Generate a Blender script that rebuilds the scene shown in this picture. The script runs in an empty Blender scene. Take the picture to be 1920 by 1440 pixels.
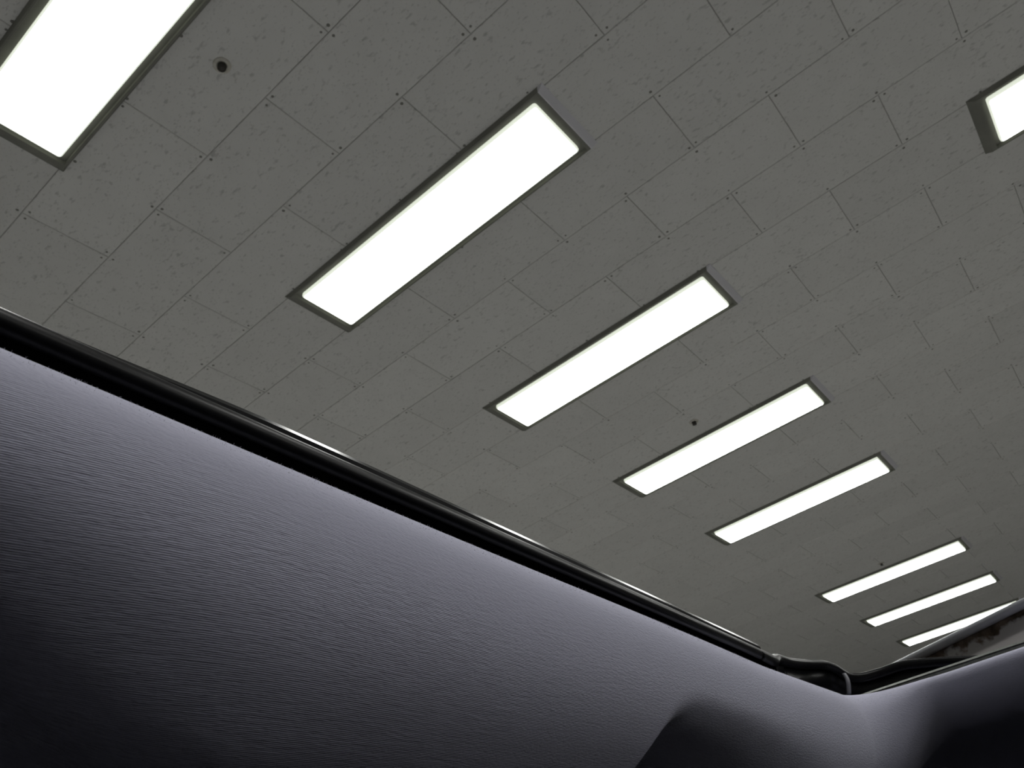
import bpy, bmesh, math, random
from mathutils import Vector, Matrix
random.seed(7)

# ------------------------------------------------------------------ camera, world, exposure
CELL = 0.303                      # ceiling module (tiles are 606 x 303 mm)
ZC = 3.60                         # ceiling height
F_PX = 1480.35
ROT = ((0.76217385, 0.62729745, -0.15996541),
       (-0.48467234, 0.38911543, -0.78337852),
       (-0.42916633, 0.67460143, 0.60060733))
CAM = Vector((3.03989272 * CELL, -1.7696042 * CELL, ZC - 7.67778766 * CELL))

scene = bpy.context.scene
col = scene.collection
cam_d = bpy.data.cameras.new('camera')
cam_d.sensor_fit = 'HORIZONTAL'
cam_d.sensor_width = 36.0
cam_d.lens = 36.0 * F_PX / 1920.0
cam_d.clip_start = 0.005
cam_d.clip_end = 200
cam_d.dof.use_dof = True
cam_d.dof.focus_distance = 0.27
cam_d.dof.aperture_fstop = 62
cam_o = bpy.data.objects.new('camera', cam_d)
col.objects.link(cam_o)
m = Matrix.Identity(4)
for i in range(3):
    m[i][0] = ROT[0][i]; m[i][1] = -ROT[1][i]; m[i][2] = -ROT[2][i]; m[i][3] = CAM[i]
cam_o.matrix_world = m
scene.camera = cam_o

world = bpy.data.worlds.new('world')
scene.world = world
world.use_nodes = True
world.node_tree.nodes['Background'].inputs[0].default_value = (0.02, 0.022, 0.025, 1)
world.node_tree.nodes['Background'].inputs[1].default_value = 1.0
scene.view_settings.view_transform = 'Standard'
scene.view_settings.look = 'None'
scene.view_settings.gamma = 1.0
scene.view_settings.use_curve_mapping = False
scene.view_settings.exposure = 0.0
scene.cycles.max_bounces = 5
scene.cycles.diffuse_bounces = 5
scene.cycles.glossy_bounces = 2
scene.cycles.caustics_reflective = False
scene.cycles.caustics_refractive = False
LAMP_L = 9.5                      # radiance of the lit diffusers

def project(p):
    d = Vector(p) - CAM
    c = [sum(ROT[r][k] * d[k] for k in range(3)) for r in range(3)]
    if c[2] < 0.05: return None
    return (960 + F_PX * c[0] / c[2], 720 + F_PX * c[1] / c[2])

# ------------------------------------------------------------------ helpers
def build(name, verts, faces, mats, parent=None, idx=None, smooth=False, loc=None):
    me = bpy.data.meshes.new(name)
    me.from_pydata([tuple(v) for v in verts], [], faces)
    for mt in (mats if isinstance(mats, (list, tuple)) else [mats]): me.materials.append(mt)
    if idx:
        for p, k in zip(me.polygons, idx): p.material_index = k
    if smooth:
        me.polygons.foreach_set('use_smooth', [True] * len(me.polygons))
    me.update()
    o = bpy.data.objects.new(name, me)
    col.objects.link(o)
    if parent: o.parent = parent
    if loc: o.location = loc
    return o

def tag(o, label, cat, group=None):
    o['label'] = label; o['category'] = cat
    if group: o['group'] = group
    return o

def empty(name, loc):
    o = bpy.data.objects.new(name, None)
    o.empty_display_size = 0.1
    col.objects.link(o); o.location = loc
    return o

class MB:
    def __init__(s): s.v = []; s.f = []; s.i = []
    def add(s, vs, fs, k=0):
        b = len(s.v); s.v += [tuple(v) for v in vs]; s.f += [tuple(b + j for j in f) for f in fs]; s.i += [k] * len(fs)
    def box(s, a, b, k=0, bev=0.0):
        if bev <= 0:
            vs = [(x, y, z) for z in (a[2], b[2]) for y in (a[1], b[1]) for x in (a[0], b[0])]
            s.add(vs, [(0, 2, 3, 1), (4, 5, 7, 6), (0, 1, 5, 4), (2, 6, 7, 3), (0, 4, 6, 2), (1, 3, 7, 5)], k)
        else:
            bm = bmesh.new()
            bmesh.ops.create_cube(bm, size=1)
            for v in bm.verts:
                v.co = Vector([(a[j] + b[j]) / 2 + v.co[j] * (b[j] - a[j]) for j in range(3)])
            bmesh.ops.bevel(bm, geom=bm.edges[:], offset=bev, segments=3, profile=0.5, affect='EDGES')
            bm.verts.index_update()
            s.add([v.co.copy() for v in bm.verts], [tuple(v.index for v in f.verts) for f in bm.faces], k)
            bm.free()
    def rings(s, rings, closed=True, k=0, cap0=False, cap1=False):
        n = len(rings[0]); vs = [p for r in rings for p in r]; fs = []
        for a in range(len(rings) - 1):
            for j in range(n if closed else n - 1):
                j2 = (j + 1) % n
                fs.append((a * n + j, a * n + j2, (a + 1) * n + j2, (a + 1) * n + j))
        if cap0: fs.append(tuple(range(n))[::-1])
        if cap1: fs.append(tuple((len(rings) - 1) * n + j for j in range(n)))
        s.add(vs, fs, k)
    def make(s, name, mats, parent=None, smooth=False, loc=None):
        return build(name, s.v, s.f, mats, parent, s.i, smooth, loc)

def tube(mb, pts, r, n=10, k=0):
    rings = []
    for i, p in enumerate(pts):
        p = Vector(p)
        t = (Vector(pts[min(i + 1, len(pts) - 1)]) - Vector(pts[max(i - 1, 0)])).normalized()
        a = t.cross(Vector((0, 0, 1)));
        if a.length < 1e-4: a = Vector((1, 0, 0))
        a.normalize(); b = a.cross(t)
        rr = r[i] if isinstance(r, (list, tuple)) else r
        rings.append([p + a * rr * math.cos(2 * math.pi * j / n) + b * rr * math.sin(2 * math.pi * j / n) for j in range(n)])
    mb.rings(rings, True, k, True, True)

def smooth_curve(pts, n):
    out = []
    P = [Vector(p) for p in pts]
    P = [P[0] * 2 - P[1]] + P + [P[-1] * 2 - P[-2]]
    for i in range(1, len(P) - 2):
        for j in range(n):
            t = j / n
            a, b, c, d = P[i - 1], P[i], P[i + 1], P[i + 2]
            out.append(0.5 * ((2 * b) + (c - a) * t + (2 * a - 5 * b + 4 * c - d) * t * t + (3 * b - a - 3 * c + d) * t ** 3))
    out.append(P[-2].copy())
    return out

def sstep(a, b, x):
    t = min(1, max(0, (x - a) / (b - a))); return t * t * (3 - 2 * t)

# ------------------------------------------------------------------ materials
def mat(name, color, rough=0.6, metal=0.0, spec=0.5, coat=0.0):
    mt = bpy.data.materials.new(name); mt.use_nodes = True
    b = mt.node_tree.nodes['Principled BSDF']
    b.inputs['Base Color'].default_value = (*color, 1)
    b.inputs['Roughness'].default_value = rough
    b.inputs['Metallic'].default_value = metal
    b.inputs['Specular IOR Level'].default_value = spec
    b.inputs['Coat Weight'].default_value = coat
    return mt

def nodes(mt):
    nt = mt.node_tree
    return nt, nt.nodes['Principled BSDF'], lambda t: nt.nodes.new(t), nt.links.new

def noise_tint(mt, scale, c0, c1, lo=0.4, hi=0.6, bump=0.0, detail=4, bdist=0.001):
    nt, b, N, L = nodes(mt)
    tc = N('ShaderNodeTexCoord'); n = N('ShaderNodeTexNoise'); r = N('ShaderNodeValToRGB')
    n.inputs['Scale'].default_value = scale; n.inputs['Detail'].default_value = detail
    r.color_ramp.elements[0].position = lo; r.color_ramp.elements[1].position = hi
    r.color_ramp.elements[0].color = (*c0, 1); r.color_ramp.elements[1].color = (*c1, 1)
    L(tc.outputs['Object'], n.inputs['Vector']); L(n.outputs['Fac'], r.inputs['Fac']); L(r.outputs['Color'], b.inputs['Base Color'])
    if bump:
        bp = N('ShaderNodeBump'); bp.inputs['Strength'].default_value = bump; bp.inputs['Distance'].default_value = bdist
        L(n.outputs['Fac'], bp.inputs['Height']); L(bp.outputs['Normal'], b.inputs['Normal'])
    return mt

def emit(name, color, s):
    mt = mat(name, (0.8, 0.8, 0.8), 0.4)
    b = mt.node_tree.nodes['Principled BSDF']
    b.inputs['Emission Color'].default_value = (*color, 1); b.inputs['Emission Strength'].default_value = s
    return mt

def tile_material():
    mt = mat('gypsum_tile', (0.5, 0.5, 0.48), 0.9, spec=0.1)
    nt, b, N, L = nodes(mt)
    tc = N('ShaderNodeTexCoord'); oi = N('ShaderNodeObjectInfo')
    w = N('ShaderNodeMath'); w.operation = 'MULTIPLY'; w.inputs[1].default_value = 97.0
    L(oi.outputs['Random'], w.inputs[0])
    def nz(scale, stretch, detail, rotz):
        mp = N('ShaderNodeMapping'); mp.inputs['Scale'].default_value = (stretch, 1, 1); mp.inputs['Rotation'].default_value = (0, 0, rotz)
        n = N('ShaderNodeTexNoise'); n.noise_dimensions = '4D'
        n.inputs['Scale'].default_value = scale; n.inputs['Detail'].default_value = detail; n.inputs['Roughness'].default_value = 0.55
        L(tc.outputs['Object'], mp.inputs['Vector']); L(mp.outputs['Vector'], n.inputs['Vector']); L(w.outputs[0], n.inputs['W'])
        return n
    def ramp(src, lo, hi, c0, c1):
        r = N('ShaderNodeValToRGB')
        r.color_ramp.elements[0].position = lo; r.color_ramp.elements[1].position = hi
        r.color_ramp.elements[0].color = (*c0, 1); r.color_ramp.elements[1].color = (*c1, 1)
        L(src, r.inputs['Fac']); return r
    f1 = ramp(nz(62, 0.55, 1.5, 0.5).outputs['Fac'], 0.60, 0.72, (1, 1, 1), (0.74, 0.74, 0.74))
    f2 = ramp(nz(130, 0.6, 1.0, -0.4).outputs['Fac'], 0.60, 0.74, (1, 1, 1), (0.77, 0.77, 0.77))
    base = ramp(nz(9, 1, 3, 0).outputs['Fac'], 0.3, 0.7, (0.575, 0.57, 0.555), (0.605, 0.60, 0.585))
    m1 = N('ShaderNodeMixRGB'); m1.blend_type = 'MULTIPLY'; m1.inputs[0].default_value = 1
    m2 = N('ShaderNodeMixRGB'); m2.blend_type = 'MULTIPLY'; m2.inputs[0].default_value = 1
    L(base.outputs['Color'], m1.inputs[1]); L(f1.outputs['Color'], m1.inputs[2])
    L(m1.outputs[0], m2.inputs[1]); L(f2.outputs['Color'], m2.inputs[2])
    # every board has very slightly its own tone
    v = N('ShaderNodeHueSaturation')
    mr = N('ShaderNodeMapRange'); mr.inputs['To Min'].default_value = 0.965; mr.inputs['To Max'].default_value = 1.03
    L(oi.outputs['Random'], mr.inputs['Value']); L(mr.outputs[0], v.inputs['Value'])
    L(m2.outputs[0], v.inputs['Color']); L(v.outputs[0], b.inputs['Base Color'])
    return mt

def fabric_material():
    mt = mat('headliner_knit', (0.5, 0.5, 0.55), 1.0, spec=0.05)
    nt, b, N, L = nodes(mt)
    b.inputs['Sheen Weight'].default_value = 0.25
    b.inputs['Sheen Roughness'].default_value = 0.6
    uv = N('ShaderNodeUVMap'); uv.uv_map = 'knit'
    def mapped(sx, sy):
        mp = N('ShaderNodeMapping'); mp.inputs['Scale'].default_value = (sx, sy, 1)
        L(uv.outputs['UV'], mp.inputs['Vector']); return mp
    # dashes of the knit: short along the edge, in rows 1.25 mm apart
    dash = N('ShaderNodeTexNoise'); dash.inputs['Scale'].default_value = 1; dash.inputs['Detail'].default_value = 1.0
    L(mapped(420, 1150).outputs[0], dash.inputs['Vector'])
    rows = N('ShaderNodeTexWave'); rows.wave_type = 'BANDS'; rows.bands_direction = 'Y'; rows.wave_profile = 'SIN'
    rows.inputs['Scale'].default_value = 1; rows.inputs['Distortion'].default_value = 2.2; rows.inputs['Detail'].default_value = 1
    rows.inputs['Detail Scale'].default_value = 4.0
    L(mapped(40, 730).outputs[0], rows.inputs['Vector'])
    fuzz = N('ShaderNodeTexNoise'); fuzz.inputs['Scale'].default_value = 1; fuzz.inputs['Detail'].default_value = 3
    L(mapped(900, 1300).outputs[0], fuzz.inputs['Vector'])
    mul = N('ShaderNodeMath'); mul.operation = 'MULTIPLY'
    L(dash.outputs['Fac'], mul.inputs[0]); L(rows.outputs['Fac'], mul.inputs[1])
    ad = N('ShaderNodeMath'); ad.operation = 'MULTIPLY_ADD'; ad.inputs[1].default_value = 1.0
    L(fuzz.outputs['Fac'], ad.inputs[0]); L(mul.outputs[0], ad.inputs[2])
    ad2 = N('ShaderNodeMath'); ad2.operation = 'MULTIPLY_ADD'; ad2.inputs[1].default_value = 1.1
    L(dash.outputs['Fac'], ad2.inputs[0]); L(ad.outputs[0], ad2.inputs[2])
    bp = N('ShaderNodeBump'); bp.inputs['Strength'].default_value = 0.4; bp.inputs['Distance'].default_value = 0.0003
    L(ad2.outputs[0], bp.inputs['Height']); L(bp.outputs['Normal'], b.inputs['Normal'])
    r = N('ShaderNodeValToRGB'); r.color_ramp.elements[0].position = 0.55; r.color_ramp.elements[1].position = 1.3
    r.color_ramp.elements[0].color = (0.545, 0.545, 0.69, 1); r.color_ramp.elements[1].color = (0.69, 0.69, 0.86, 1)
    L(ad2.outputs[0], r.inputs['Fac']); L(r.outputs['Color'], b.inputs['Base Color'])
    return mt

def rust_material():
    mt = mat('chipped_frame_paint', (0.3, 0.3, 0.3), 0.75, spec=0.25)
    nt, b, N, L = nodes(mt)
    tc = N('ShaderNodeTexCoord')
    n = N('ShaderNodeTexNoise'); n.inputs['Scale'].default_value = 34; n.inputs['Detail'].default_value = 4; n.inputs['Roughness'].default_value = 0.6
    n2 = N('ShaderNodeTexNoise'); n2.inputs['Scale'].default_value = 120; n2.inputs['Detail'].default_value = 4
    L(tc.outputs['Object'], n.inputs['Vector']); L(tc.outputs['Object'], n2.inputs['Vector'])
    # pale paint survives on the lower part of the flange, its upper border eaten by rust
    sp = N('ShaderNodeSeparateXYZ'); L(tc.outputs['Object'], sp.inputs[0])
    h = N('ShaderNodeMath'); h.operation = 'MULTIPLY_ADD'; h.inputs[1].default_value = 0.122
    ng = N('ShaderNodeMath'); ng.operation = 'MULTIPLY'; ng.inputs[1].default_value = -1.0
    L(sp.outputs['Z'], ng.inputs[0]); L(sp.outputs['X'], h.inputs[0]); L(ng.outputs[0], h.inputs[2])
    dep = N('ShaderNodeMath'); dep.operation = 'ADD'; dep.inputs[1].default_value = FLANGE_C
    L(h.outputs[0], dep.inputs[0])
    sc = N('ShaderNodeMath'); sc.operation = 'MULTIPLY_ADD'; sc.inputs[1].default_value = 16.0
    L(dep.outputs[0], sc.inputs[0]); L(n.outputs['Fac'], sc.inputs[2])
    r = N('ShaderNodeValToRGB'); r.color_ramp.elements[0].position = 0.70; r.color_ramp.elements[1].position = 0.76
    r.color_ramp.elements[0].color = (0, 0, 0, 1); r.color_ramp.elements[1].color = (1, 1, 1, 1)
    L(sc.outputs[0], r.inputs['Fac'])
    rr = N('ShaderNodeValToRGB'); rr.color_ramp.elements[0].position = 0.35; rr.color_ramp.elements[1].position = 0.7
    rr.color_ramp.elements[0].color = (0.05, 0.035, 0.025, 1); rr.color_ramp.elements[1].color = (0.20, 0.15, 0.12, 1)
    L(n2.outputs['Fac'], rr.inputs['Fac'])
    mx = N('ShaderNodeMixRGB'); mx.inputs[2].default_value = (0.42, 0.40, 0.40, 1)
    L(r.outputs['Color'], mx.inputs[0]); L(rr.outputs['Color'], mx.inputs[1]); L(mx.outputs[0], b.inputs['Base Color'])
    bp = N('ShaderNodeBump'); bp.inputs['Strength'].default_value = 0.5; bp.inputs['Distance'].default_value = 0.001
    L(r.outputs['Color'], bp.inputs['Height']); L(bp.outputs['Normal'], b.inputs['Normal'])
    return mt

FLANGE_C = CAM.z + 0.1574 + 0.167 * 0.122 - 0.122 * (-0.15)   # height of the flange top, car coordinates
M_TILE = tile_material()
M_SCREW = mat('screw_head', (0.17, 0.165, 0.15), 0.8)
M_SLAB = mat('ceiling_board', (0.32, 0.32, 0.30), 0.95, spec=0.1)
M_LIT = emit('lit_diffuser', (1.0, 1.0, 0.97), LAMP_L)
M_LITEDGE = emit('diffuser_edge', (0.94, 1.0, 0.84), 0.72)
M_LITEDGE.cycles.emission_sampling = 'NONE'
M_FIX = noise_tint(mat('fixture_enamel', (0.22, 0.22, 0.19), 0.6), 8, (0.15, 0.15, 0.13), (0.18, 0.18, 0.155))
M_ENDLIT = mat('fixture_end_lit', (0.6, 0.59, 0.63), 0.5)  # pale colour stands in for light catching one end of the fixture
M_FABRIC = fabric_material()
M_RUBBER = noise_tint(mat('black_rubber', (0.003, 0.003, 0.004), 0.31, spec=0.22), 400, (0.0025, 0.0025, 0.0032), (0.004, 0.004, 0.0052))
M_EDGE = mat('roof_edge_paint', (0.02, 0.02, 0.021), 0.16, spec=0.055)
M_WEB = mat('seal_web', (0.0008, 0.0008, 0.0009), 0.9, spec=0.0)
M_ALU = noise_tint(mat('rail_aluminium', (0.42, 0.43, 0.41), 0.42, 0.85), 300, (0.24, 0.25, 0.235), (0.30, 0.31, 0.295))
M_RUST = rust_material()
M_PAINT = noise_tint(mat('grey_car_paint', (0.42, 0.43, 0.46), 0.35, coat=0.3), 60, (0.38, 0.39, 0.42), (0.44, 0.45, 0.48))
M_CHANNEL = noise_tint(mat('grimy_channel', (0.05, 0.045, 0.035), 0.7), 90, (0.016, 0.015, 0.013), (0.09, 0.08, 0.055))
M_TAB = mat('tape_tab', (0.2, 0.2, 0.23), 0.5)
M_DARK = noise_tint(mat('dark_trim', (0.03, 0.03, 0.032), 0.8), 120, (0.025, 0.025, 0.027), (0.036, 0.036, 0.038))
M_GLASS = mat('privacy_glass', (0.01, 0.012, 0.012), 0.05, spec=0.6)
M_TYRE = mat('tyre_rubber', (0.015, 0.015, 0.015), 0.8)
M_FLOOR = noise_tint(mat('showroom_floor', (0.4, 0.4, 0.39), 0.55), 1.5, (0.43, 0.43, 0.42), (0.50, 0.50, 0.485))
M_WALL = noise_tint(mat('wall_paint', (0.5, 0.5, 0.48), 0.9), 2, (0.48, 0.48, 0.46), (0.53, 0.53, 0.51))

# ------------------------------------------------------------------ room shell
X0, X1, Y0, Y1 = -8.5, 8.5, -2.2, 13.0
def shell(name, a, b, mt):
    mb = MB(); mb.box(a, b); o = mb.make(name, mt); o['kind'] = 'structure'; return o
floor = shell('floor', (X0, Y0, -0.12), (X1, Y1, 0), M_FLOOR)
ceiling = shell('ceiling', (X0, Y0, ZC + 0.008), (X1, Y1, ZC + 0.12), M_SLAB)
shell('wall_left', (X0 - 0.15, Y0, 0), (X0, Y1, ZC), M_WALL)
shell('wall_right', (X1, Y0, 0), (X1 + 0.15, Y1, ZC), M_WALL)
shell('wall_back', (X0, Y0 - 0.15, 0), (X1, Y0, ZC), M_WALL)
shell('wall_front', (X0, Y1, 0), (X1, Y1 + 0.15, ZC), M_WALL)

# ceiling tiles: staggered boards, each its own object under the ceiling
def tile_mesh(variant):
    rnd = random.Random(variant)
    mb = MB()
    hx, hy, bv, th = CELL - 0.0007, CELL / 2 - 0.0007, 0.0022, 0.008
    def rect(dx, dy, z): return [(-dx, -dy, z), (dx, -dy, z), (dx, dy, z), (-dx, dy, z)]
    mb.rings([rect(hx, hy, th), rect(hx, hy, bv), rect(hx - bv, hy - bv, 0)], True, 0, False, False)
    mb.f.append((8, 11, 10, 9)); mb.i.append(0)
    e = 0.017
    for sx, sy in ((-1, -1), (1, -1), (1, 1), (-1, 1), (0, -1), (0, 1)):
        if rnd.random() < 0.12: continue
        cx = sx * (hx - e) + rnd.uniform(-.004, .004); cy = sy * (hy - e) + rnd.uniform(-.004, .004)
        r = rnd.uniform(0.0042, 0.0062)
        ring = [(cx + r * math.cos(k * math.pi / 3), cy + r * math.sin(k * math.pi / 3)) for k in range(6)]
        b = len(mb.v)
        mb.v += [(x, y, -0.0002) for x, y in ring]
        mb.f.append(tuple(b + k for k in range(5, -1, -1))); mb.i.append(1)
    me = bpy.data.meshes.new('ceiling_tile')
    me.from_pydata(mb.v, [], mb.f)
    me.materials.append(M_TILE); me.materials.append(M_SCREW)
    for p, k in zip(me.polygons, mb.i): p.material_index = k
    # make faces look downward / outward
    bm = bmesh.new(); bm.from_mesh(me); 
    for f in bm.faces:
        if f.normal.z > 0.01: f.normal_flip()
    bm.to_mesh(me); bm.free()
    return me
TILES = [tile_mesh(k) for k in range(6)]
lamp_cells = {(v, k) for v in (-1, 3, 7, 11, 15) for k in (-3, -1)}
n_tiles = 0
MARGIN = 110
rest = []
for v in range(-7, 42):
    for u in range(-28, 28, 2):
        u0 = u if v % 2 == 0 else u + 1
        if (v, u0) in lamp_cells: continue
        if u0 * CELL < X0 or (u0 + 2) * CELL > X1 or v * CELL < Y0: continue
        ps = [project((a * CELL, b * CELL, ZC)) for a in (u0, u0 + 1, u0 + 2) for b in (v, v + 1)]
        ps = [p for p in ps if p]
        if not any(-MARGIN < p[0] < 1920 + MARGIN and -MARGIN < p[1] < 1440 for p in ps): rest.append((u0, v)); continue
        # the seal of the roof opening hides everything below this line
        if all(p[1] > 640 + 0.458 * p[0] + 40 for p in ps): rest.append((u0, v)); continue
        o = bpy.data.objects.new('ceiling_tile', random.choice(TILES))
        col.objects.link(o); o.parent = ceiling
        o.location = ((u0 + 1) * CELL, (v + 0.5) * CELL, ZC + random.uniform(-0.0004, 0.0004))
        o.rotation_euler = (random.uniform(-.0012, .0012), random.uniform(-.0008, .0008), random.choice((0, math.pi)))
        n_tiles += 1
mb = MB()
for u0, v in rest:
    cx, cy = (u0 + 1) * CELL, (v + 0.5) * CELL
    hx, hy, bv = CELL - 0.0007, CELL / 2 - 0.0007, 0.0022
    dz = random.uniform(-0.0004, 0.0004)
    rr = [[(cx + a * (hx - i), cy + b * (hy - i), ZC + z + dz) for a, b in ((-1, 1), (1, 1), (1, -1), (-1, -1))] for i, z in ((0, .0075), (0, bv), (bv, 0))]
    mb.rings(rr, True, 0, False, True)
o = mb.make('ceiling_tile', M_TILE, ceiling); o['kind'] = 'stuff'


# ------------------------------------------------------------------ ceiling lights
def rrect(hx, hy, r, z, n=3):
    out = []
    for cx, cy, a0 in ((hx - r, hy - r, 0), (-hx + r, hy - r, 90), (-hx + r, -hy + r, 180), (hx - r, -hy + r, 270)):
        for j in range(n + 1):
            a = math.radians(a0 + 90 * j / n)
            out.append((cx + r * math.cos(a), cy + r * math.sin(a), z))
    return out
def lamp_meshes():
    c = CELL
    hb = 0.026
    # housing: shallow tray with splayed sides and a recessed groove round the diffuser
    body = MB()
    body.rings([rrect(2.175 * c, 0.545 * c, .004, 0), rrect(2.10 * c, 0.520 * c, .004, -hb * 0.66), rrect(2.055 * c, 0.500 * c, .003, -hb * 0.66),
                rrect(2.045 * c, 0.495 * c, .003, -hb * 0.2), rrect(1.97 * c, 0.40 * c, .003, -hb * 0.2)], True, 0, True, True)
    ends = []
    for s in (-1, 1):
        mb = MB(); ends.append(mb)
        x0, x1, y0, y1 = 2.112 * c, 2.19 * c, 0.522 * c, 0.548 * c
        z0, z1 = -hb * 0.66, -0.0004
        q = [(s * x0, -y0, z0), (s * x0, y0, z0), (s * x1, y1, z1), (s * x1, -y1, z1)]
        q2 = [(s * (x0 - .004), -y0, z0), (s * (x0 - .004), y0, z0), (s * (x1 - .02), y1, z1), (s * (x1 - .02), -y1, z1)]
        mb.add(q + q2, [(0, 1, 2, 3), (0, 4, 5, 1), (0, 3, 7, 4), (1, 5, 6, 2), (4, 7, 6, 5), (3, 2, 6, 7)])
    dif = MB()
    z = -0.077 * c
    dx, dy = 1.994 * c, 0.431 * c
    dif.rings([rrect(dx - .001, dy - .001, .010, -hb * 0.19), rrect(dx, dy, .010, z + .006), rrect(dx - .0015, dy - .0015, .010, z + .0015)], True, 1)
    dif.rings([rrect(dx - .0015, dy - .0015, .010, z + .0015), rrect(dx - .006, dy - .006, .008, z)], True, 1, False, False)
    n = len(dif.v)
    dif.f.append(tuple(range(n - 16, n))); dif.i.append(0)
    return body, ends, dif
B_, E_, D_ = lamp_meshes()
protos = {}
def ceiling_light(u, v, label, group):
    root = empty('ceiling_light', ((u + 2) * CELL, (v + 0.5) * CELL, ZC - 0.0006))
    if not protos:
        protos['a'] = B_.make('housing', M_FIX, root)
        protos['b'] = E_[0].make('end_cap', M_FIX, root)  # shaded end: shade painted in with the dark housing enamel
        protos['d'] = E_[1].make('end_cap', M_ENDLIT, root)
        protos['c'] = D_.make('diffuser', [M_LIT, M_LITEDGE], root)
        for o in protos.values():
            bm = bmesh.new(); bm.from_mesh(o.data)
            bmesh.ops.recalc_face_normals(bm, faces=bm.faces); bm.to_mesh(o.data); bm.free()
        for p in protos['c'].data.polygons:      # the lit plate must look down
            if p.material_index == 0 and p.normal.z > 0: protos['c'].data.flip_normals(); break
    else:
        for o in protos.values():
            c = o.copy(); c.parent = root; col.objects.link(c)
    tag(root, label, 'light', group)
    return root
G = 'rows of rectangular ceiling lights'
LAB = {-1: 'bright rectangular ceiling light cut off by the upper left corner',
       3: 'largest fully visible rectangular ceiling light, left of centre above the black seal',
       7: 'rectangular ceiling light in the middle, second fully visible one from the upper left',
       11: 'rectangular ceiling light just right of the second sprinkler, third fully visible one',
       15: 'rectangular ceiling light at the right, fourth fully visible one from the upper left',
       22: 'narrow distant ceiling light beside the farthest sprinkler, first of the last three',
       26: 'narrow distant ceiling light between the last three, middle one of them',
       30: 'farthest ceiling light, partly hidden by the roof opening edge at lower right'}
for v, l in LAB.items(): ceiling_light(-3, v, l, G)
ceiling_light(5, 7, 'ceiling light cut off by the right edge of the picture', G)
OFF = 'ceiling light of a parallel row, outside the picture'
for v in (-1, 3, 11, 15): ceiling_light(5, v, OFF, 'ceiling lights outside the picture')
for v in (-1, 3, 7, 11): ceiling_light(13, v, OFF, 'ceiling lights outside the picture')
for v in (-1, 3, 7, 11, 15, 22): ceiling_light(-11, v, OFF, 'ceiling lights outside the picture')
for v in (-1, 3, 7, 11): ceiling_light(-19, v, OFF, 'ceiling lights outside the picture')

# ------------------------------------------------------------------ sprinklers
M_ESC = noise_tint(mat('escutcheon_enamel', (0.52, 0.5, 0.45), 0.5), 40, (0.44, 0.42, 0.37), (0.56, 0.54, 0.49))
M_HEAD = mat('sprinkler_head_dark', (0.03, 0.025, 0.02), 0.5)
def lathe(prof, n=28):
    return [[(r * math.cos(2 * math.pi * j / n), r * math.sin(2 * math.pi * j / n), z) for j in range(n)] for r, z in prof]
for v, l in ((0.49, 'round sprinkler with dark centre beside the upper left light'),
             (10.45, 'small dark sprinkler above the third fully visible light'),
             (21.54, 'tiny distant sprinkler above the first of the last three lights')):
    root = empty('sprinkler', (-1.0 * CELL, v * CELL, ZC - 0.0005))
    mb = MB(); mb.rings(lathe([(0.027, 0), (0.0265, -0.002), (0.022, -0.005), (0.017, -0.0055), (0.0135, -0.003), (0.013, 0)]), True)
    mb.make('escutcheon', M_ESC, root, True)
    mb = MB(); mb.rings(lathe([(0.0125, 0), (0.0125, -0.006), (0.006, -0.0075), (0.006, -0.016), (0.0125, -0.017), (0.0125, -0.0185), (0.002, -0.0195)], 20), True, 0, False, True)
    mb.make('deflector', M_HEAD, root, True)
    tag(root, l, 'sprinkler', 'ceiling sprinklers')

# ------------------------------------------------------------------ the car
# coordinates below are relative to a point O at lens height; x = along the car, y = across it
CAR = Vector((CAM.x + 0.15, CAM.y + 0.20, 0.0))
O = CAM - CAR
car = empty('car', CAR)
tag(car, 'parked car seen from inside, grey headliner and open sunroof with black seal', 'car')
def W(p): return (O.x + p[0], O.y + p[1], O.z + p[2])

# --- headliner: fabric rolled round the sunroof opening
XR, YN = 0.46, -0.24
YF = 0.596
RC = 0.055
def lip_path():
    """closed plan curve of the rolled edge: list of (x, y, outward nx, ny, side)"""
    out = []
    def left_x(y): return -0.1338 - 0.0345 * max(0, min(y, 0.42))
    xl_f, xl_n = left_x(0.6), left_x(YN)
    def arc(cx, cy, a0, a1, side, n=26):
        for j in range(n + 1):
            a = math.radians(a0 + (a1 - a0) * j / n)
            out.append((cx + RC * math.cos(a), cy + RC * math.sin(a), math.cos(a), math.sin(a), side))
    y = YN + RC
    ys = []
    while y < YF - RC:
        ys.append(y); y += 0.0008 if 0.276 < y < 0.286 else 0.004
    for y in ys: out.append((left_x(y), y, -1.0, 0.0, 'L'))
    arc(xl_f + RC, YF - RC, 180, 90, 'C')
    x = xl_f + RC + 0.006
    while x < XR - RC: out.append((x, YF, 0.0, 1.0, 'F')); x += 0.008
    arc(XR - RC, YF - RC, 90, 0, 'F')
    y = YF - RC - 0.02
    while y > YN + RC: out.append((XR, y, 1.0, 0.0, 'R')); y -= 0.02
    arc(XR - RC, YN + RC, 0, -90, 'R', 10)
    x = XR - RC - 0.02
    while x > xl_n + RC: out.append((x, YN, 0.0, -1.0, 'R')); x -= 0.02
    arc(xl_n + RC, YN + RC, 270, 180, 'R', 10)
    return out
LZ = 0.111
def mix(a, b, t): return tuple(p + (q - p) * t for p, q in zip(a, b))
P_MAIN = (0.020, 0.062, 0.030)      # bending radius of the roll: upper part, flank, underside
P_NEAR = (0.014, 0.016, 0.012)
P_FAR = (0.005, 0.018, 0.050)
def bend(x, y, side):
    if side == 'L': return mix(P_NEAR, P_MAIN, sstep(-0.015, 0.115, y))
    if side in 'CF': return mix(P_MAIN, P_FAR, sstep(-0.153, -0.102, x))
    return P_NEAR
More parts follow.
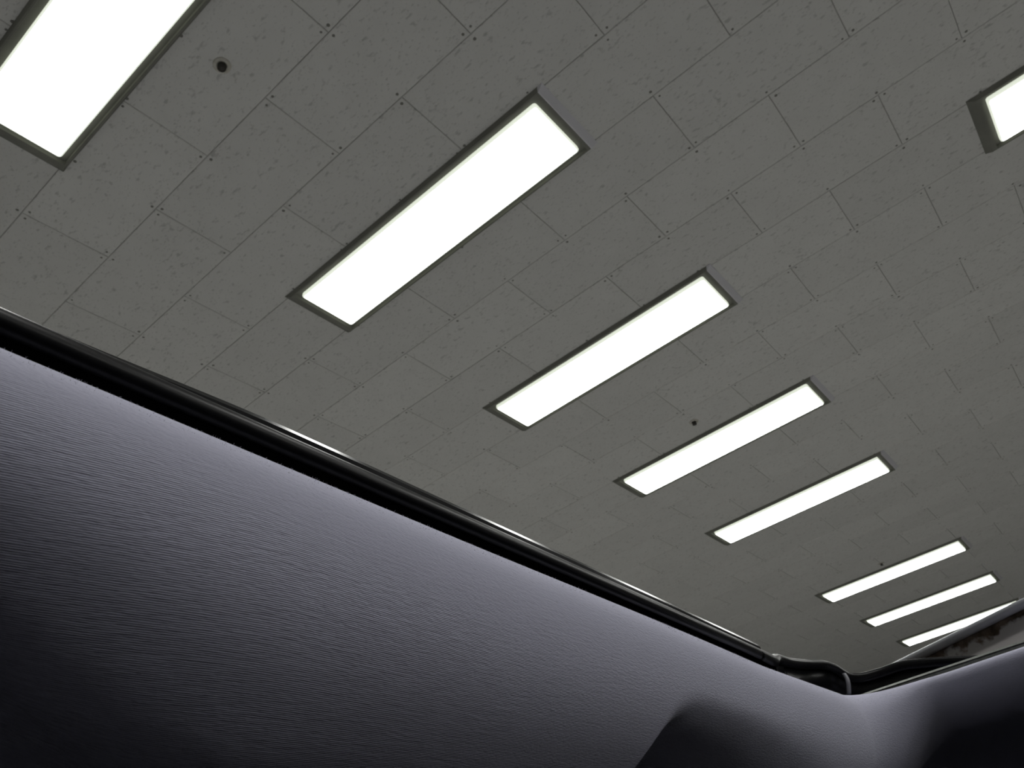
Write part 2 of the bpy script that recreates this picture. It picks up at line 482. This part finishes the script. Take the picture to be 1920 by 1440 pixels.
def R_at(e, R):
    if e >= 10: return R[0]
    if e >= -10: return R[0] + (R[1] - R[0]) * (10 - e) / 20
    if e >= -40: return R[1]
    if e >= -60: return R[1] + (R[2] - R[1]) * (-40 - e) / 20
    return R[2]
def pinch(e, y, side):
    """step in the fabric: behind it the flank is drawn back towards the roof"""
    if side not in 'LC': return 0.0
    g = sstep(12, 55, -e)
    return 0.019 * g * sstep(0, 0.0016 + 0.03 * (1 - g) ** 2, y - 0.28) * (1 - sstep(0.30, 0.49, y))
def skew(e, y, side):
    """the step runs slightly aslant over the flank"""
    if side != 'L': return 0.0
    return (0.020 - 0.047 * min(1, max(0, -e / 60))) * sstep(0.17, 0.27, y) * (1 - sstep(0.31, 0.43, y))
path = lip_path()
els = [115 - 4 * k for k in range(17)] + [49 - 2.5 * k for k in range(55)] + [-88, -90]
flat = [0.006, 0.014, 0.025, 0.04, 0.06, 0.09, 0.13, 0.2, 0.3, 0.45, 0.7]
verts = []; uvs = []
s_acc = 0
for i, (x, y, nx, ny, side) in enumerate(path):
    if i: s_acc += math.dist(path[i - 1][:2], (x, y))
    R = bend(x, y, side)
    zl = LZ + (0.0045 * sstep(-0.150, -0.105, x) if y > 0.3 and side in 'CF' else 0)
    if side in 'FR' and y > 0.3: zl += 0.006 * min(max(x + 0.09, 0), 0.29)
    # walk down (and up) from the lip point, el 51 degrees
    prof = {}
    o_, z_ = 0.0, zl; prev = 51.0
    for e in [q for q in els if q < 51]:
        em = math.radians((e + prev) / 2); ds = R_at((e + prev) / 2, R) * math.radians(prev - e)
        o_ -= ds * math.sin(em); z_ -= ds * math.cos(em); prev = e; prof[e] = (o_, z_)
    o_, z_ = 0.0, zl; prev = 51.0
    for e in [q for q in els if q >= 51][::-1]:
        em = math.radians((e + prev) / 2); ds = R[0] * math.radians(e - prev)
        o_ += ds * math.sin(em); z_ += ds * math.cos(em); prev = e; prof[e] = (o_, z_)
    vv = 0.0; last = None
    for e in els:
        o_, z_ = prof[e]
        d = pinch(e, y, side)
        if last: vv += math.dist(last, (o_, z_))
        last = (o_, z_)
        o2, z2 = o_ + d * 0.75, z_ + d * 0.66
        verts.append(W((x + nx * o2, y + skew(e, y, side) + ny * o2, z2))); uvs.append((s_acc, vv))
    zb = z2
    for t in flat:
        px, py = x + nx * (o2 + t), y + skew(-90, y, side) + ny * (o2 + t)
        z = zb + (0.062 - zb) * sstep(0.05, 0.30, t)
        px = min(0.95, max(-0.70, px)); py = min(0.80, max(-0.40, py))
        verts.append(W((px, py, z))); uvs.append((s_acc, vv + t))
nrow = len(els) + len(flat)
npth = len(path)
faces = []
for i in range(npth):
    i2 = (i + 1) % npth
    for j in range(nrow - 1):
        faces.append((i * nrow + j, i * nrow + j + 1, i2 * nrow + j + 1, i2 * nrow + j))
hl = build('headliner', verts, faces, M_FABRIC, car, smooth=True)
hl['label'] = 'grey knitted headliner fabric rolled round the sunroof opening'
uvl = hl.data.uv_layers.new(name='knit')
for lp in hl.data.loops: uvl.data[lp.index].uv = uvs[lp.vertex_index]

# loose fibres standing off the rolled edge
rnd = random.Random(3)
fv = []; ff = []
vis = [i for i, q in enumerate(path) if q[4] in 'LC' and 0.0 < q[1] < 0.58]
jl = [j for j, e in enumerate(els) if 28 <= e <= 66]
for k in range(5200):
    i = rnd.choice(vis); j = rnd.choice(jl)
    p = Vector(verts[i * nrow + j]).lerp(Vector(verts[(i + 1) * nrow + j]), rnd.random())
    nx, ny = path[i][2], path[i][3]; e = math.radians(els[j])
    nrm = Vector((-nx * math.cos(e), -ny * math.cos(e), math.sin(e)))
    d = (nrm * rnd.uniform(0.2, 1) + Vector((rnd.uniform(-1, 1), rnd.uniform(-1, 1), rnd.uniform(-1, 1)))).normalized()
    ln = rnd.uniform(0.0003, 0.0009)
    sd = d.cross(Vector((rnd.uniform(-1, 1), rnd.uniform(-1, 1), rnd.uniform(-1, 1)))).normalized() * 0.00005
    b = len(fv); p = p - nrm * 0.0001
    fv += [p - sd, p + sd, p + d * ln]; ff.append((b, b + 1, b + 2))
fz = build('fabric_fuzz', fv, ff, mat('fibre', (0.55, 0.54, 0.62), 1.0, spec=0.05), hl)
fz['kind'] = 'stuff'

# --- weather seal and roof edge along the left side of the opening
def S_path(y):
    pts = [(-0.26, -0.1640), (0.043, -0.1651), (0.151, -0.1681), (0.246, -0.1711), (0.384, -0.1755), (0.54, -0.1815), (0.70, -0.188)]
    for (a, xa), (b, xb) in zip(pts, pts[1:]):
        if y <= b: return xa + (xb - xa) * (y - a) / (b - a)
    return pts[-1][1]
ys = [YN - 0.02 + 0.01 * k for k in range(int((0.535 - YN + 0.02) / 0.01) + 1)]
SZ = 0.150
def sweep(name, prof, mt, smooth=True, y_list=ys, closed=True, drop=0.0):
    mb = MB()
    mb.rings([[W((S_path(y) + px, y, SZ + pz - drop * (1 - sstep(0.04, 0.13, y)))) for px, pz in prof] for y in y_list], closed, 0, closed, closed)
    return mb.make(name, mt, car, smooth)
rb = 0.0043
bead = [(-0.0010 + rb * math.cos(math.radians(q)), -0.0076 + rb * math.sin(math.radians(q))) for q in range(-150, 181, 10)]
seal = sweep('weather_seal', bead, M_RUBBER)
seal['label'] = 'black rubber bead along the left side of the opening'
sweep('seal_web', [(0.0008, -0.0065), (0.0012, -0.038), (-0.0046, -0.038), (-0.0040, -0.0065)], M_WEB)
w = 0.003
edge = [(-0.03, 0.0012), (-0.004, 0.0006), (-0.0006, 0.0003), (0.0, 0.0), (0.545 * w, -0.839 * w), (0.545 * w, -0.006), (-0.03, -0.006)]
re = sweep('roof_edge', edge, M_EDGE, False, [y for y in ys if y < 0.515], drop=0.003)
re['label'] = 'glossy black painted roof edge above the rubber seal'

# --- corner gasket: wavy rubber running round the far corner
def at(px, py, y):
    """point on the view ray of a reference pixel at a chosen distance y across the car"""
    c = ((px - 960) / F_PX, (py - 720) / F_PX, 1)
    d = [sum(ROT[r][k] * c[r] for r in range(3)) for k in range(3)]
    s = y / d[1]
    return Vector((d[0] * s, y, d[2] * s))
gp = [Vector((S_path(0.505) - .001, 0.505, 0.1420)), Vector((S_path(0.530) - .001, 0.530, 0.1420)), at(1456, 1237, 0.552), at(1480, 1243, 0.575), at(1510, 1246, 0.60), at(1542, 1247, 0.62), at(1562, 1253, 0.628), at(1578, 1263, 0.634),
      at(1592, 1270, 0.638), at(1615, 1271, 0.642), at(1650, 1262, 0.650), at(1690, 1249, 0.656), at(1740, 1243, 0.660), at(1790, 1240, 0.664), at(1860, 1236, 0.668), at(1930, 1226, 0.67)]
curve = smooth_curve(gp, 6)
mb = MB()
rad = [0.0036 + 0.0009 * (1 - sstep(3, 18, k)) for k in range(len(curve))]
tube(mb, [W(p) for p in curve], rad, 12)
n = len(curve)
front = [W((p.x, p.y, p.z)) for p in curve]; low = [W((p.x - 0.002, p.y + 0.003, p.z - 0.018)) for p in curve]
back = [(a[0], a[1] + .003, a[2]) for a in front]; lowb = [(a[0], a[1] + .003, a[2]) for a in low]
mb.rings([[front[i], low[i], lowb[i], back[i]] for i in range(n)], True, 0, True, True)
gk = mb.make('corner_gasket', M_RUBBER, car, True)
gk['label'] = 'wavy black rubber gasket at the far corner of the opening'

# --- grimy drain channel behind the rolled fabric at the corner
mb = MB()
ch = [at(1440, 1252, 0.62), at(1500, 1262, 0.665), at(1560, 1266, 0.685), at(1620, 1276, 0.69), at(1700, 1260, 0.692), at(1800, 1246, 0.694), at(1919, 1225, 0.695)]
cv = smooth_curve(ch, 4)
mb.rings([[W((p.x, p.y, p.z + .001)), W((p.x + .001, p.y - .004, p.z - .010)), W((p.x, p.y - .012, p.z - .030)), W((p.x, p.y + .02, p.z - .030)), W((p.x, p.y + .02, p.z + .001))] for p in cv], True, 0, True, True)
mb.make('drain_channel', M_CHANNEL, car, True)
# small folded tab standing in the corner, and a screw head beside it
mb = MB()
a, b_, c_, d_ = at(1577, 1262, 0.631), at(1590, 1268, 0.632), at(1594, 1296, 0.629), at(1584, 1296, 0.628)
tp = smooth_curve([at(1581, 1262, 0.632), at(1587, 1272, 0.629), at(1590, 1283, 0.627), at(1591, 1302, 0.625)], 4)
mb.rings([[W(p + Vector(q)) for q in ((-.0016, 0, .0006), (-.0004, -.0012, 0), (.0018, .0003, -.0004), (.0006, .002, 0))] for p in tp], True, 0, True, True)
mb.make('corner_tab', M_TAB, car, True)

# --- aluminium guide rail along the far side
mb = MB()
yr = 0.633
zr = yr * math.tan(math.radians(11.37))
prof = [(0.0, 0.0), (-0.0012, -0.0014), (0.0006, -0.0020), (0.0006, -0.0032), (-0.0022, -0.0040), (-0.0026, -0.0062), (-0.0004, -0.0070), (-0.0004, -0.0090),
        (-0.004, -0.0098), (-0.004, -0.020), (0.006, -0.020), (0.006, 0.0)]
xs = [-0.165 + 0.02 * k for k in range(31)]
mb.rings([[W((x, yr + 0.012 * 0 + py, zr + pz)) for py, pz in prof] for x in xs], True, 0, True, True)
rail = mb.make('guide_rail', M_ALU, car, False)
rail['label'] = 'ribbed aluminium sunroof guide rail'

# --- roof frame rising to the right behind the rail: painted lip over a rusty chipped flange
def flange_z(x, y=0.72): return 0.1574 + (x + 0.167) * 0.122 if x < 0.12 else 0.1924 - (x - 0.12) * 0.02
mb = MB(); mb2 = MB()
rA = []; rB = []
x = -0.26
while x <= 0.5:
    z = flange_z(x)
    rA.append([W((x, 0.760, z + .002)), W((x, 0.722, z + .0006)), W((x, 0.7195, z - .0002)), W((x, 0.7185, z - .0012)), W((x, 0.7185, z - .0036)), W((x, 0.7200, z - .0055)), W((x, 0.7240, z - .0062)), W((x, 0.760, z - .006))])
    rB.append([W((x, 0.7245, z - .0060)), W((x, 0.7225, z - .018)), W((x, 0.7150, z - .030)), W((x, 0.7050, z - .042)), W((x, 0.7050, z - .06)), W((x, 0.745, z - .06)), W((x, 0.745, z - .0060))])
    x += 0.01
mb.rings(rA, True, 0, True, True); mb2.rings(rB, True, 0, True, True)
lip = mb.make('roof_lip', M_PAINT, car, True); lip['label'] = 'grey painted roof lip at the far side of the opening'
fl = mb2.make('frame_flange', M_RUST, car, True); fl['label'] = 'rusty brown frame flange with chipped pale paint'

# --- outer roof skin round the opening (keeps the cabin dark)
RX0, RX1, RY0, RY1 = -0.85, 1.0, -0.52, 0.93
mb = MB()
inner = [(S_path(-0.26) - .02, -0.26), (S_path(0.15) - .02, 0.15), (S_path(0.545) - .02, 0.55), (-0.20, 0.62), (-0.19, 0.75), (0.50, 0.75), (0.52, 0.2), (0.50, -0.27)]
outer = [(RX0, RY0), (RX0, 0.15), (RX0, 0.6), (RX0, RY1 - 0.1), (RX0 + 0.1, RY1), (RX1, RY1), (RX1, 0.2), (RX1, RY0)]
iz = [0.150, 0.150, 0.150, 0.152, 0.158, 0.178, 0.165, 0.150]
oz = [0.100, 0.118, 0.112, 0.098, 0.098, 0.098, 0.115, 0.098]
mid = [((a[0] + b[0]) / 2, (a[1] + b[1]) / 2) for a, b in zip(inner, outer)]
ri = [W((*p, z)) for p, z in zip(inner, iz)]
rm = [W((*p, (z + q) / 2 + 0.008)) for p, z, q in zip(mid, iz, oz)]
ro = [W((*p, z)) for p, z in zip(outer, oz)]
rl = [W((*p, z - 0.035)) for p, z in zip(outer, oz)]
rin = [W((*p, z - 0.004)) for p, z in zip(inner, iz)]
rmn = [(a[0], a[1], a[2] - 0.02) for a in rm]
mb.rings([ri, rm, ro, rl, rmn, rin, ri], True)
mb.make('roof_panel', M_PAINT, car, True)
# inner lining strips between roof skin and fabric on the two sides out of view
mb = MB()
mb.box(W((XR + 0.02, YN, 0.088)), W((XR + 0.05, 0.7, 0.165))); mb.box(W((-0.15, YN - 0.05, 0.088)), W((XR + 0.05, YN - 0.02, 0.150)))
mb.make('opening_frame', M_DARK, car)

# --- body below the roof (encloses the cabin; outside the picture)
def body():
    zr_ = O.z + 0.09; belt = 0.92
    cx, cy = O.x, O.y + 0.2
    mb = MB()
    st = [(-2.45, .30, .62, .62), (-2.40, .26, .80, .80), (-1.7, .22, .98, .86), (-1.25, .20, .99, .87), (-1.0, .20, .94, .87), (1.15, .20, .92, .87), (1.4, .22, .95, .86), (2.05, .24, .82, .82), (2.15, .30, .62, .70)]
    rings = []
    for x, z0, z1, hw in st:
        rings.append([(cx + x, cy - hw + .04, z0), (cx + x, cy - hw, z0 + .2), (cx + x, cy - hw, z1 - .12), (cx + x, cy - hw + .07, z1),
                      (cx + x, cy + hw - .07, z1), (cx + x, cy + hw, z1 - .12), (cx + x, cy + hw, z0 + .2), (cx + x, cy + hw - .04, z0)])
    for rg in (rings[:5], rings[5:]):
        mb = MB(); mb.rings(rg, True, 0, True, True); mb.make('body_section', M_PAINT, car, True)
    for s in (-1, 1):
        d = MB(); y = cy + s * .84
        d.box((cx - 1.0, min(y, y - s * .07), .25), (cx + 1.15, max(y, y - s * .07), belt), 0, .02)
        d.make('door_panel', M_PAINT, car, True)
        g = MB()
        yt = cy + s * .70
        q = [(cx - 1.15, y - s * .03, belt), (cx + 1.2, y - s * .03, belt), (cx + 0.92, yt, zr_), (cx - 0.80, yt, zr_)]
        g.add(q + [(a, b - s * .005, c) for a, b, c in q], [(0, 1, 2, 3), (7, 6, 5, 4), (0, 4, 5, 1), (1, 5, 6, 2), (2, 6, 7, 3), (3, 7, 4, 0)])
        g.make('side_window', M_GLASS, car)
        for xb, xt in ((-1.17, -0.82), (0.02, 0.0), (1.22, 0.94)):
            p = MB(); tube(p, [(cx + xb, y - s * .02, belt - .03), (cx + xt, yt + s * .01, zr_ + .005)], .035, 8)
            p.make('pillar', M_PAINT, car, True)
    for nm, xb, xt in (('rear_window', -1.35, -0.82), ('windscreen', 1.55, 0.94)):
        g = MB(); e = .006 if xb > 0 else -.006
        q = [(cx + xb, cy - .74, belt), (cx + xb, cy + .74, belt), (cx + xt, cy + .68, zr_), (cx + xt, cy - .68, zr_)]
        g.add(q + [(a - e, b, c) for a, b, c in q], [(0, 1, 2, 3), (7, 6, 5, 4), (0, 4, 5, 1), (1, 5, 6, 2), (2, 6, 7, 3), (3, 7, 4, 0)])
        g.make(nm, M_GLASS, car)
    fp = MB(); fp.box((cx - 1.1, cy - .8, .2), (cx + 1.2, cy + .8, .27)); fp.make('floor_pan', M_DARK, car)
    for x, y in ((.35, -.36), (.35, .36), (-.75, -.36), (-.75, .36)):
        s_ = MB(); s_.box((cx + x - .25, cy + y - .25, .27), (cx + x + .25, cy + y + .25, .52), 0, .05); s_.make('seat_cushion', M_DARK, car, True)
        b = MB()
        b.rings([[(cx + x - .25 - k * .16 + a, cy + y + c * (.24 - .05 * k), .48 + .55 * k) for a, c in ((-.06, -1), (.07, -1), (.07, 1), (-.06, 1))] for k in (0, .5, 1)], True, 0, True, True)
        b.make('seat_backrest', M_DARK, car, True)
    for x in (-1.55, 1.35):
        for s in (-1, 1):
            wv = MB(); yc = cy + s * .74
            wv.rings([[(cx + x + r * math.cos(t * math.pi / 16), yc + s * dy, .32 + r * math.sin(t * math.pi / 16)) for t in range(32)]
                      for r, dy in ((.19, .09), (.22, .10), (.30, .10), (.32, .07), (.32, -.07), (.30, -.10), (.2, -.1))], True, 0, True, True)
            wv.make('wheel', M_TYRE, car, True)
body()
